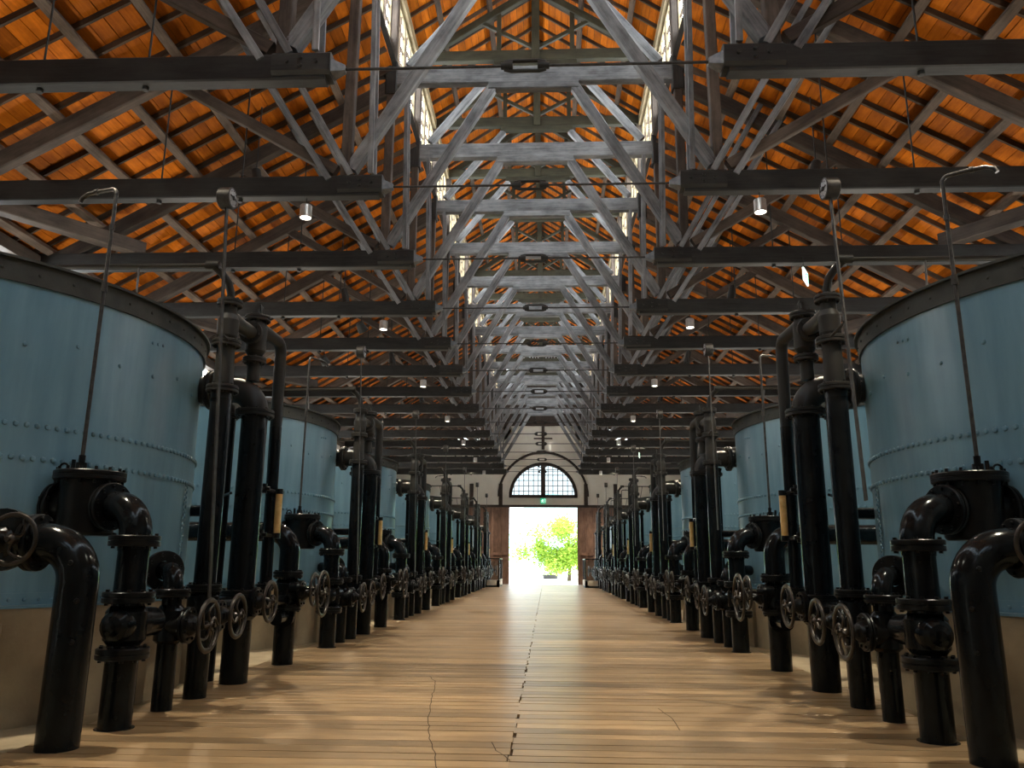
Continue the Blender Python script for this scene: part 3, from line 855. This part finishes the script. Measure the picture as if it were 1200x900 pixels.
def unit(sd):
    out = []
    # --- filling pipe with the round valve chamber
    y = 8.08
    T = thing(sd, 'filling_pipe', A0, y, 'pipe', 'filling pipes with valve chambers'); o = world_of(T)
    b = MB(sd); b.cyl((A0, y, -.02), (A0, y, .78), .155, 20); b.lathe((A0, y, .78), (0, 0, 1), [(0, .155), (.05, .20), (.32, .20), (.38, .155), (1.0, .150)], 20)
    b.lathe((A0, y, -.01), (0, 0, 1), [(0, .19), (.015, .185), (.02, .15)], 20)
    d1 = Vector((.70, .26, 0)).normalized()
    b.tube([(A0, y, 1.7)] + elbow((A0, y, 1.86), (0, 0, 1), d1, .30) + [Vector((A0, y, 2.16)) + d1 * .52], .158, 20)
    b.build('pipe', M['pipe'], T, o)
    b = MB(sd); b.lathe((A0, y - .26, .97), (0, 1, 0), [(-.03, 0), (-.025, .05), (-.005, .10), (.03, .142), (.07, .163), (.11, .17), (.5, .165), (.80, .15)], 18); b.build('cross_pipe', M['pipe'], T, o)
    for z in (.70, 1.24, 1.80):
        b = MB(sd); b.flange((A0, y, z), (0, 0, 1), .25, .11, 24, 10); b.build('flange', M['iron'], T, o)
    c = Vector((4.66, 8.34, 0))
    b = MB(sd); b.flange((c.x - d1.x * .36, c.y - d1.y * .36, 2.16), d1, .25, .09, 24, 10); b.build('flange', M['iron'], T, o)
    b = MB(sd); b.lathe((c.x, c.y, 1.86), (0, 0, 1), [(0, 0), (0, .26), (.03, .285), (.60, .285)], 28)
    b.lathe((c.x, c.y, 2.16), (1, .1, 0), [(.2, .2), (.34, .2)], 20); b.flange((c.x + .34, c.y + .03, 2.16), (1, .1, 0), .27, .08, 24, 8)
    bx = b.build('valve_chamber', M['iron'], T, o)
    b = MB(sd); b.lathe((c.x, c.y, 2.44), (0, 0, 1), [(0, .28), (0, .35), (.012, .36), (.045, .36), (.05, .355), (.056, .36), (.09, .36), (.10, .35), (.10, .12), (.12, .10), (.12, 0)], 32)
    for i in range(14):
        a = 2 * PI * i / 14; q = (c.x + .32 * math.cos(a), c.y + .32 * math.sin(a)); b.cyl((*q, 2.40), (*q, 2.575), .017, 6)
    b.build('chamber_lid', M['iron'], T, o)
    b = MB(sd); e = (c.x + .02, c.y - .16); b.cyl((*e, 2.53), (*e, 2.62), .055, 10); b.cyl((*e, 2.6), (*e, 2.70), .035, 8); b.cyl((e[0] + .12, e[1] + .05, 2.53), (e[0] + .12, e[1] + .05, 2.66), .022, 8)
    rg = [Vector((e[0] + .24, e[1] + .08, 2.58)) + Vector((math.cos(t * PI / 6), 0, math.sin(t * PI / 6))) * .045 for t in range(13)]
    b.tube(rg, .012, 6, False); b.build('lid_fittings', M['iron'], T, o)
    out.append((T, 'black filling pipe topped by a round bolted valve chamber at the {o} {s} tank'))
    # --- bent vent pole standing on the chamber lid
    T = thing(sd, 'spray_pole', e[0], e[1], 'pole', 'thin bent spray poles'); T.location.z = 2.68; o = world_of(T)
    b = MB(sd); b.cyl((*e, 2.68), (*e, 5.74), .021, 10); b.cyl((*e, 4.55), (*e, 4.66), .034, 10); b.cyl((*e, 5.3), (*e, 5.36), .03, 10); b.build('pole', M['steel'], T, o)
    AR_ = empty('arm', (0, 0, 5.74 - 2.68)); AR_.parent = T
    b = MB(); b.tube(elbow((0, 0, 0), (0, 0, 1), (1, 0, 0), .07, 5) + [(.25, 0, .07), (.42, 0, .06), (.50, 0, .02), (.52, 0, -.03)], .024, 10); b.cyl((.27, 0, .07), (.31, 0, .07), .034, 10)
    arm = bpy.data.objects.new('bent_arm', b.mesh('bent_arm', M['steel'])); COL.objects.link(arm); arm.parent = T; arm.location = (0, 0, 5.74 - 2.68)
    bpy.data.objects.remove(AR_)
    out.append((T, 'thin grey bent pole rising from the valve chamber lid at the {o} {s} tank'))
    # --- drain pipe with the first handwheel
    y = 9.04
    T = thing(sd, 'drain_pipe', A0, y, 'pipe', 'short drain pipes with handwheels'); o = world_of(T)
    b = MB(sd); b.cyl((A0, y, -.02), (A0, y, .72), .112, 18)
    b.lathe((A0, y, .70), (0, 0, 1), [(0, .112), (.04, .16), (.36, .16), (.42, .11)], 18)
    b.tube([(A0, y, 1.1), (A0, y, 1.3)] + elbow((A0, y, 1.32), (0, 0, 1), (.75, .66, 0), .17) + [(4.56, y + .54, 1.49)], .108, 18); b.build('pipe', M['pipe'], T, o)
    b = MB(sd); b.flange((A0, y, 1.25), (0, 0, 1), .19, .09, 20, 8); b.build('flange', M['iron'], T, o)
    b = MB(sd); b.flange((4.17, y + .19, 1.49), (.75, .66, 0), .23, .08, 24, 8); b.build('flange', M['iron'], T, o)
    valve(sd, T, o, A0 - .02, y, .90, 3.50, .30, .20)
    out.append((T, 'short black drain pipe with a handwheel beside the {o} {s} tank'))
    # --- tall riser with tee and gooseneck
    y = 9.88
    T = thing(sd, 'tall_riser', A0, y, 'pipe', 'tall risers with goosenecks'); o = world_of(T)
    b = MB(sd); b.cyl((A0, y, -.02), (A0, y, .84), .135, 20); b.lathe((A0, y, .82), (0, 0, 1), [(0, .135), (.05, .19), (.36, .19), (.42, .135)], 20); b.cyl((A0, y, 1.2), (A0, y, 3.75), .135, 20)
    b.lathe((A0, y, 3.72), (0, 0, 1), [(0, .135), (.72, .112), (.74, .112), (.80, .135), (1.02, .14), (1.10, .105), (1.26, .10)], 20); b.build('pipe', M['pipe'], T, o)
    b = MB(sd); b.tube([(A0, y, 4.80), (A0 + .03, y + .5, 4.82), (A0 + .06, 10.95, 4.86)], [.105, .10, .10], 16); b.flange((A0 + .055, 10.82, 4.855), (0, 1, 0), .17, .07, 18, 6); b.build('branch_pipe', M['pipe'], T, o)
    b = MB(sd); b.tube([(A0, y, 1.03), (A0, 10.88, 1.03)], .125, 16); b.build('cross_pipe', M['pipe'], T, o)
    for z, R in ((1.28, .21), (3.80, .205), (4.42, .185), (4.98, .165)):
        b = MB(sd); b.flange((A0, y, z), (0, 0, 1), R, .09, 22, 8); b.build('flange', M['iron'], T, o)
    b = MB(sd); b.tube([(A0, y, 5.0), (A0, y, 5.12), (A0 + .02, y - .05, 5.25), (A0 + .09, y - .13, 5.36), (A0 + .17, y - .2, 5.43)], .052, 12); gn = b.build('gooseneck', M['pipe'], T, o)
    b = MB(sd); b.cyl((A0 + .10, y - .2, 5.45), (A0 + .28, y - .2, 5.45), .06, 10); b.cyl((A0 + .2, y - .2, 5.45), (7.6, y - .2, 5.45), .028, 10)
    b.build('air_line', M['iron'], T, o)
    b = MB(sd); b.bar((5.15, y - .2, 5.43), (5.0, y - .45, 4.80), .022, .03); b.build('line_bracket', M['steel'], T, o)
    valve(sd, T, o, A0 - .02, y, .95, 3.50, .27, .19, 4)
    out.append((T, 'tall black riser pipe with side branch and gooseneck, {o} {s} tank'))
    # --- outlet riser, bend and tank nozzle
    y = 11.08
    T = thing(sd, 'outlet_riser', A0, y, 'pipe', 'thick outlet risers'); o = world_of(T)
    b = MB(sd); b.cyl((A0, y, -.02), (A0, y, .86), .185, 24); b.lathe((A0, y, .82), (0, 0, 1), [(0, .185), (.05, .235), (.26, .235), (.32, .185)], 24); b.cyl((A0, y, 1.1), (A0, y, 3.7), .185, 24)
    b.tube([(A0, y, 3.66)] + elbow((A0, y, 3.72), (0, 0, 1), (1, 0, 0), .33, 10) + [(4.82, y, 4.05)], .185, 24); b.build('pipe', M['pipe'], T, o)
    for z, R in ((1.17, .27), (3.70, .275)):
        b = MB(sd); b.flange((A0, y, z), (0, 0, 1), R, .10, 26, 10); b.build('flange', M['iron'], T, o)
    b = MB(sd); b.flange((4.60, y, 4.05), (1, 0, 0), .29, .10, 26, 10); b.lathe((4.60, y, 4.05), (1, 0, 0), [(.05, .2), (.22, .2)], 22); b.build('nozzle', M['iron'], T, o)
    valve(sd, T, o, A0 - .06, y - .06, 1.07, 3.50, .285, .19, 4)
    out.append((T, 'thick black outlet riser bending over into the {o} {s} tank'))
    # --- relief valve standing on the bend, with the level pipe
    T = thing(sd, 'relief_valve', 4.02, y, 'valve', 'capped relief valves'); T.location.z = 4.2; o = world_of(T)
    b = MB(sd); b.cyl((4.02, y, 4.18), (4.02, y, 4.52), .095, 16); b.lathe((4.02, y, 4.5), (0, 0, 1), [(0, .095), (.06, .10), (.14, .15), (.50, .15), (.58, .13), (.62, .13)], 18); b.build('valve_body', M['iron'], T, o)
    for z, R in ((4.50, .17), (5.14, .19)):
        b = MB(sd); b.flange((4.02, y, z), (0, 0, 1), R, .085, 20, 8); b.build('flange', M['iron'], T, o)
    b = MB(sd)
    b.lathe((4.02, y, 5.17), (0, 0, 1), [(0, .18), (.02, .15), (.04, .05), (.04, 0)], 14); b.box((4.02, y + .05, 5.28), (.06, .07, .18)); b.cyl((4.02, y + .0, 5.36), (4.02, y + .12, 5.34), .035, 8); b.box((4.0, y - .1, 5.24), (.06, .06, .12)); b.build('cap_lever', M['iron'], T, o)
    out.append((T, 'capped relief valve above the outlet bend of the {o} {s} tank'))
    T = thing(sd, 'level_pipe', A0, 12.06, 'pipe', 'level pipes with sight tubes'); o = world_of(T)
    b = MB(sd); b.tube([(4.0, 11.2, 5.03), (3.99, 11.8, 5.03)] + elbow((3.98, 11.86, 5.03), (0, 1, 0), (0, 0, -1), .2) + [(A0, 12.06, 1.0), (A0, 12.06, .82)], .092, 16)
    b.tube([(A0, 11.2, 1.0), (A0, 13.0, 1.0)], .105, 16); b.build('pipe', M['pipe'], T, o)
    b = MB(sd); b.flange((A0, 12.06, 1.24), (0, 0, 1), .15, .08, 18, 6); b.build('flange', M['iron'], T, o)
    b = MB(sd)
    for z in (2.66, 1.99):
        b.cyl((A0 - .06, 11.26, z), (A0 - .06, 12.0, z), .022, 8); b.cyl((A0 - .06, 11.52, z - .07), (A0 - .06, 11.52, z + .07), .045, 10); b.cyl((A0 - .15, 11.52, z), (A0 + .02, 11.52, z), .03, 8)
        b.cyl((A0 - .11, 12.06, z - .04), (A0 - .11, 12.06, z + .04), .06, 10); b.cyl((A0, 12.06, z - .03), (A0, 12.06, z + .03), .12, 14)
    b.build('sight_cocks', M['iron'], T, o)
    b = MB(sd); b.cyl((A0 - .11, 12.06, 2.03), (A0 - .11, 12.06, 2.62), .055, 12); b.build('sight_tube', M['brass'], T, o, label='yellowed sight tube')
    b = MB(sd); b.cyl((A0 - .06, 11.52, 2.05), (A0 - .06, 11.52, 2.60), .024, 10); b.build('gauge_glass', M['clear'], T, o)
    out.append((T, 'slim black level pipe with yellowed sight tube, {o} {s} tank'))
    # --- supply pipe with the two big wheels
    y = 13.1
    T = thing(sd, 'supply_pipe', A0, y, 'pipe', 'arched supply pipes with twin handwheels'); o = world_of(T)
    b = MB(sd); b.cyl((A0, y, -.02), (A0, y, .92), .165, 22); b.lathe((A0, y, .9), (0, 0, 1), [(0, .165), (.05, .21), (.36, .21), (.42, .165)], 20)
    b.tube([(A0, y, 1.25), (A0, y, 1.7)] + elbow((A0, y, 1.76), (0, 0, 1), (1, 0, 0), .33, 10) + [(6.62, y, 2.09)], .16, 20); b.build('pipe', M['pipe'], T, o)
    for z in (.88, 1.40):
        b = MB(sd); b.flange((A0, y, z), (0, 0, 1), .24, .10, 24, 10); b.build('flange', M['iron'], T, o)
    b = MB(sd); b.tube([(A0 - .03, y - .05, .74), (A0 - .05, y - .62, .74)], .10, 16); b.lathe((A0 - .03, y - .13, .74), (0, -1, 0), [(0, .1), (0, .16), (.035, .16), (.035, .1)], 18); b.build('side_stub', M['pipe'], T, o)
    valve(sd, T, o, A0 - .04, y, 1.10, 3.35, .37, .21, 5)
    b = MB(sd); b.cyl((A0 - .2, y - .16, 1.19), (3.46, y - .16, 1.19), .02, 8); b.lathe((A0 - .1, y - .16, 1.19), (-1, 0, 0), [(0, .09), (.12, .09), (.16, .05), (.25, .045)], 12); b.build('valve_stem', M['iron'], T, o)
    wheel_mb(sd, (3.45, y - .16, 1.17), .27, 'X', 4).build('handwheel', M['wheel'], T, o)
    out.append((T, 'arched black supply pipe with two handwheels after the {o} {s} tank'))
    # --- thin wash pipe against the tank
    y = 11.25
    T = thing(sd, 'wash_pipe', 4.36, y, 'pipe', 'thin wash pipes against the tanks'); o = world_of(T)
    b = MB(sd); b.cyl((4.36, y, -.02), (4.36, y, 3.72), .068, 14); b.cyl((4.36, y, 2.31), (4.86, y, 2.31), .08, 14); b.tube([(4.36, y, 3.7), (4.40, y, 3.85)], .068, 12); b.build('pipe', M['pipe'], T, o)
    b = MB(sd); b.flange((4.36, y, 3.70), (0, 0, 1), .12, .07, 16, 6); b.build('flange', M['iron'], T, o)
    b = MB(sd); b.cyl((A0 + .1, y - .55, 2.52), (4.40, y, 2.52), .02, 8); b.build('stay_rod', M['iron'], T, o)
    out.append((T, 'thin black wash pipe standing close against the {o} {s} tank'))
    # --- pressure gauge on its flat bar
    yb, yt = (9.70, 9.29) if sd < 0 else (8.86, 9.25)
    T = thing(sd, 'pole_gauge', 3.89, yb, 'gauge', 'round gauges on tall flat bars'); T.location.z = 2.3; o = world_of(T)
    b = MB(sd); b.bar((3.80, yb, 1.15 if sd < 0 else 2.3), (3.86, yt, 6.12), .07, .018, (0, 1, 0), 0); b.build('flat_bar', M['steel'], T, o)
    zz = 4.42; yy = yb + (yt - yb) * (zz - 2.3) / 3.82
    b = MB(sd); b.cyl((3.83, yy, zz), (3.88, yy + (.30 if sd < 0 else .6), zz), .018, 8); b.build('bar_clamp', M['iron'], T, o)
    b = MB(sd); b.lathe((3.95, yt, 6.22), (-1, -.05, .0), [(0, 0), (0, .13), (.01, .14), (.17, .14), (.175, .12), (.165, .118)], 26); hd = b.build('gauge_head', M['steel'], T, o)
    b = MB(sd); b.cyl((3.785, yt - .01, 6.22), (3.78, yt - .01, 6.22), .12, 24); b.build('dial', M['dial'], hd, o)
    b = MB(sd); b.box((3.774, yt - .01, 6.225), (.006, .17, .022)); b.cyl((3.778, yt - .01, 6.22), (3.765, yt - .01, 6.22), .03, 10)
    for i in range(8):
        a = i * PI / 4; b.box((3.775, yt - .01 + .095 * math.cos(a), 6.22 + .095 * math.sin(a)), (.005, .012, .012))
    b.build('needle', M['iron'], hd, o)
    out.append((T, 'round gauge on a tall thin flat bar before the {o} {s} tank'))
    return out
for sd in (-1, 1):
    side = 'left' if sd < 0 else 'right'
    row = [(make_tank(sd), 'blue riveted steel filter tank, {o} in the {s} row'), (make_plinth(sd), 'round concrete plinth carrying the {o} {s} tank')] + unit(sd)
    index_kids()
    for T, lab in row:
        T['label'] = lab.format(o=ORD[0], s=side)
        copies = [T]
        for k in range(1, NU):
            c = copy_tree(T, None, (0, k * DT, 0)); c['label'] = lab.format(o=ORD[k], s=side); copies.append(c)
        if T.name.startswith('spray_pole'):
            index2 = {}
            for o_ in COL.objects:
                if o_.parent is not None and o_.name.startswith('bent_arm'): index2[o_.parent.name] = o_
            angs = [math.radians(a) for a in ((165, 60, 150, 40, 170, 75, 120) if sd < 0 else (-35, 20, -20, 60, 10, -40, 30))]
            for c, a in zip(copies, angs): index2[c.name].rotation_euler.z = a
# --- inlet standpipes that stand only at the near end of each row
for sd in (-1, 1):
    side = 'left' if sd < 0 else 'right'
    y = 7.2
    T = thing(sd, 'inlet_standpipe', 3.98, y, 'pipe', 'inlet standpipes at the near end'); o = world_of(T)
    T['label'] = 'thick black inlet standpipe with bent top and upright handwheel, near end, %s row' % side
    b = MB(sd); b.tube([(3.98, y, -.02), (3.98, y, 1.38)] + elbow((3.98, y, 1.42), (0, 0, 1), (1, 0, 0), .34, 10) + [(4.75, y, 1.76)], .178, 24); b.build('pipe', M['pipe'], T, o)
    b = MB(sd)
    for z in (.9, 1.25): b.dome((3.98 - .10, y - .148, z), (-.56, -.83, 0), .026, 8)
    b.dome((3.98 - .02, y - .178, 1.58), (-.1, -1, .1), .026, 8); b.build('knobs', M['iron'], T, o)
    b = MB(sd); b.flange((4.42, y, 1.76), (1, 0, 0), .26, .10, 24, 10); b.build('flange', M['iron'], T, o)
    b = MB(sd); b.lathe((4.62, y + .1, 1.78), (0, -1, 0), [(0, 0), (0, .24), (.2, .25), (.24, .28), (.30, .28), (.30, .12), (.33, .10), (.40, .05), (.42, .05)], 22)
    for q in (-1, 1): b.bar((4.5 + q * .06, y - .18, 1.62), (4.44 + q * .02, y - .33, 1.80), .02, .05, (0, 0, 1), 0)
    b.build('valve_body', M['iron'], T, o)
    b = MB(sd); b.cyl((4.55, y - .1, 1.78), (4.42, y - .36, 1.78), .022, 8); b.build('valve_stem', M['iron'], T, o)
    wheel_mb(sd, (4.42, y - .34, 1.78), .235, 'Y', 3, .02).build('handwheel', M['wheel'], T, o)

# ------------------------------------------------------------------ signs
def exit_sign(name, loc, rot, w, h, label, rod):
    T = empty(name, loc, label, 'sign'); T.rotation_euler.z = rot
    def add(n, mat, mb): 
        ob = bpy.data.objects.new(n, mb.mesh(n, M[mat])); COL.objects.link(ob); ob.parent = T; return ob
    b = MB(); b.box((0, 0, 0), (w, .04, h)); add('sign_box', 'signwhite', b)
    for q in (-1, 1):
        b = MB(); k = h * .4; y = q * .024
        def pb(p0, p1, t):
            b.bar((p0[0] * k - w * .16, y, p0[1] * k), (p1[0] * k - w * .16, y, p1[1] * k), .006, t * k, (0, 1, 0), 0)
        b.cyl((.18 * k - w * .16, y - .003, .68 * k), (.18 * k - w * .16, y + .003, .68 * k), .17 * k, 12)
        pb((.08, .5), (-.12, -.1), .28); pb((.05, .42), (.5, .3), .12); pb((.0, .4), (-.42, .1), .12)
        pb((-.08, -.1), (.3, -.35), .16); pb((.3, -.35), (.25, -.8), .15); pb((-.12, -.1), (-.2, -.5), .16); pb((-.2, -.5), (-.65, -.62), .15)
        x0 = w * .18
        b.bar((x0, y, -.85 * k), (x0, y, .85 * k), .006, .12 * k, (0, 1, 0), 0); b.bar((x0 + w * .25, y, -.85 * k), (x0 + w * .25, y, .85 * k), .006, .12 * k, (0, 1, 0), 0); b.bar((x0, y, .85 * k), (x0 + w * .25, y, .85 * k), .006, .12 * k, (0, 1, 0), 0)
        add('sign_figure', 'signgreen', b)
    if rod:
        b = MB()
        for q in (-1, 1): b.cyl((q * w * .3, 0, h / 2), (q * w * .3, 0, h / 2 + rod), .008, 6)
        add('hanging_rods', 'iron', b)
    return T
exit_sign('exit_sign', (6.3, TRY + 2 * TRD, 8.12), math.radians(62), .52, .30, 'white and green hanging running man sign below the right beams near the front', .3)
exit_sign('exit_sign', (5.85, TRY + 10 * TRD, 7.95), math.radians(80), .50, .28, 'small running man sign hanging far back in the right aisle', .34)
def door_sign():
    T = exit_sign('exit_sign', (DCX, YE - .06, 6.47), 0, .42, .42, 'green running man sign on the cream wall above the doorway', 0)
    for c in [c for c in COL.objects if c.parent is T]:
        c.data.materials[0] = M['signwhite'] if c.name.startswith('sign_figure') else M['signgreen']
door_sign()

# ------------------------------------------------------------------ railings and low glass cases by the doorway
for sd in (-1, 1):
    side = 'left' if sd < 0 else 'right'
    xa, xb, ya, yb = 2.95, 4.15, 55.9, 59.5
    T = empty('door_railing', (sd * xa, ya, 0), 'low railing with glass panels on a white base, %s of the far doorway' % side, 'railing', 'railings at the far doorway')
    o = world_of(T)
    b = MB(sd); b.box(((xa + xb) / 2, ya + .1, .30), (xb - xa, .2, .36)); b.box((xa + .1, (ya + yb) / 2, .30), (.2, yb - ya, .36)); b.build('white_base', M['plaster'], T, o)
    b = MB(sd); b.box(((xa + xb) / 2, ya + .1, .06), (xb - xa - .02, .18, .12)); b.box((xa + .1, (ya + yb) / 2, .06), (.18, yb - ya - .02, .12)); b.build('plinth', M['rim'], T, o)
    for x, y in ((xa + .05, ya + .1), (xb - .05, ya + .1), (xa + .05, yb - .1), (xa + .05, (ya + yb) / 2)):
        b = MB(sd); b.cyl((x, y, .48), (x, y, 1.9), .035, 8); b.build('post', M['iron'], T, o)
    b = MB(sd); b.box(((xa + xb) / 2, ya + .1, 1.92), (xb - xa, .08, .07)); b.box((xa + .05, (ya + yb) / 2, 1.92), (.08, yb - ya, .07)); b.build('top_rail', M['iron'], T, o)
    b = MB(sd); b.box(((xa + xb) / 2, ya + .1, 1.15), (xb - xa - .1, .015, 1.3)); b.build('glass_panel', M['clear'], T, o)
    b = MB(sd); b.box((xa + .05, (ya + yb) / 2, 1.15), (.015, yb - ya - .2, 1.3)); b.build('glass_panel', M['clear'], T, o)

# ------------------------------------------------------------------ outdoors
gr = MB(); b0 = 0
gr.box((0, 150, -.25), (400, 173.0, .2)); gr.build('ground', M['ground'], None, (0, 0, 0), kind='structure')
hb = MB(); rings = []
for j in range(9):
    y = 420 + j * 40; r = []
    for i in range(41):
        x = -300 + i * 15
        h = 36 * math.exp(-((x + 5) / 22) ** 2) + 44 * math.exp(-((x - 45) / 50) ** 2) + 12 * math.exp(-((x + 90) / 60) ** 2) + 30 * math.exp(-((x - 140) / 90) ** 2)
        r.append((x, y, h * math.exp(-((j - 4) / 2.6) ** 2) * (1 + .06 * math.sin(x * .21 + j)) - 3))
    rings.append(r)
hb.grid(rings[::-1], False, True); single('hill', M['hill'], hb, (0, 580, 0), None, None, None, 'structure')
def tree(x, y, h, R, n, label, seed, zc):
    q = random.Random(seed)
    T = empty('tree', (x, y, -.15), label, 'tree'); o = world_of(T)
    b = MB(); b.tube([(x, y, -.2), (x + .1, y, h * .25), (x - .05, y + .1, h * .55), (x + .15, y, h * .8)], [.22, .17, .12, .05], 10)
    for i in range(9):
        a = q.uniform(0, 2 * PI); z0 = h * q.uniform(.3, .65)
        b.tube([(x, y, z0), (x + math.cos(a) * R * .4, y + math.sin(a) * R * .4, z0 + h * .12), (x + math.cos(a) * R * .8, y + math.sin(a) * R * .8, z0 + h * .2)], [.07, .045, .02], 6)
    b.build('trunk', M['bark'], T, o)
    b = MB()
    cl = [(Vector((q.gauss(0, .42), q.gauss(0, .42), q.gauss(0, .36))), q.uniform(.25, .5)) for _ in range(22)]
    for i in range(n):
        c, s = q.choice(cl)
        p = c + Vector((q.gauss(0, s * .5), q.gauss(0, s * .5), q.gauss(0, s * .45)))
        p = Vector((x + p.x * R, y + p.y * R, zc + p.z * h * .5))
        if p.z < .5: continue
        u = Vector((q.gauss(0, 1), q.gauss(0, 1), q.gauss(0, .6))).normalized(); w = u.orthogonal().normalized()
        L = q.uniform(.10, .2); k = len(b.v)
        b.v += [tuple(p - u * L), tuple(p + w * L * .45), tuple(p + u * L), tuple(p - w * L * .45)]
        b.face((k, k + 1, k + 2, k + 3))
    b.build('foliage', M['leaf'], T, o, kind='stuff')
tree(2.7, 86, 6.4, 3.3, 15000, 'leafy yellow green tree outside the far doorway, right of its middle', 3, 2.9)
tree(9.6, 94, 10.5, 3.4, 7000, 'taller green tree outside, half hidden by the right door leaf', 5, 5.2)
tree(-9.5, 120, 9, 4, 5000, 'tree outside, hidden behind the left door leaf', 8, 5)
pb_ = MB(); pb_.lathe((.75, 95, -.15), (0, 0, 1), [(0, 0), (0, .8), (.45, .95), (.5, .95), (.5, .85), (.42, .8), (.42, 0)], 24)
single('planter', M['steel'], pb_, (.75, 95, -.15), 'low grey round planter under the tree outside the doorway', 'planter')
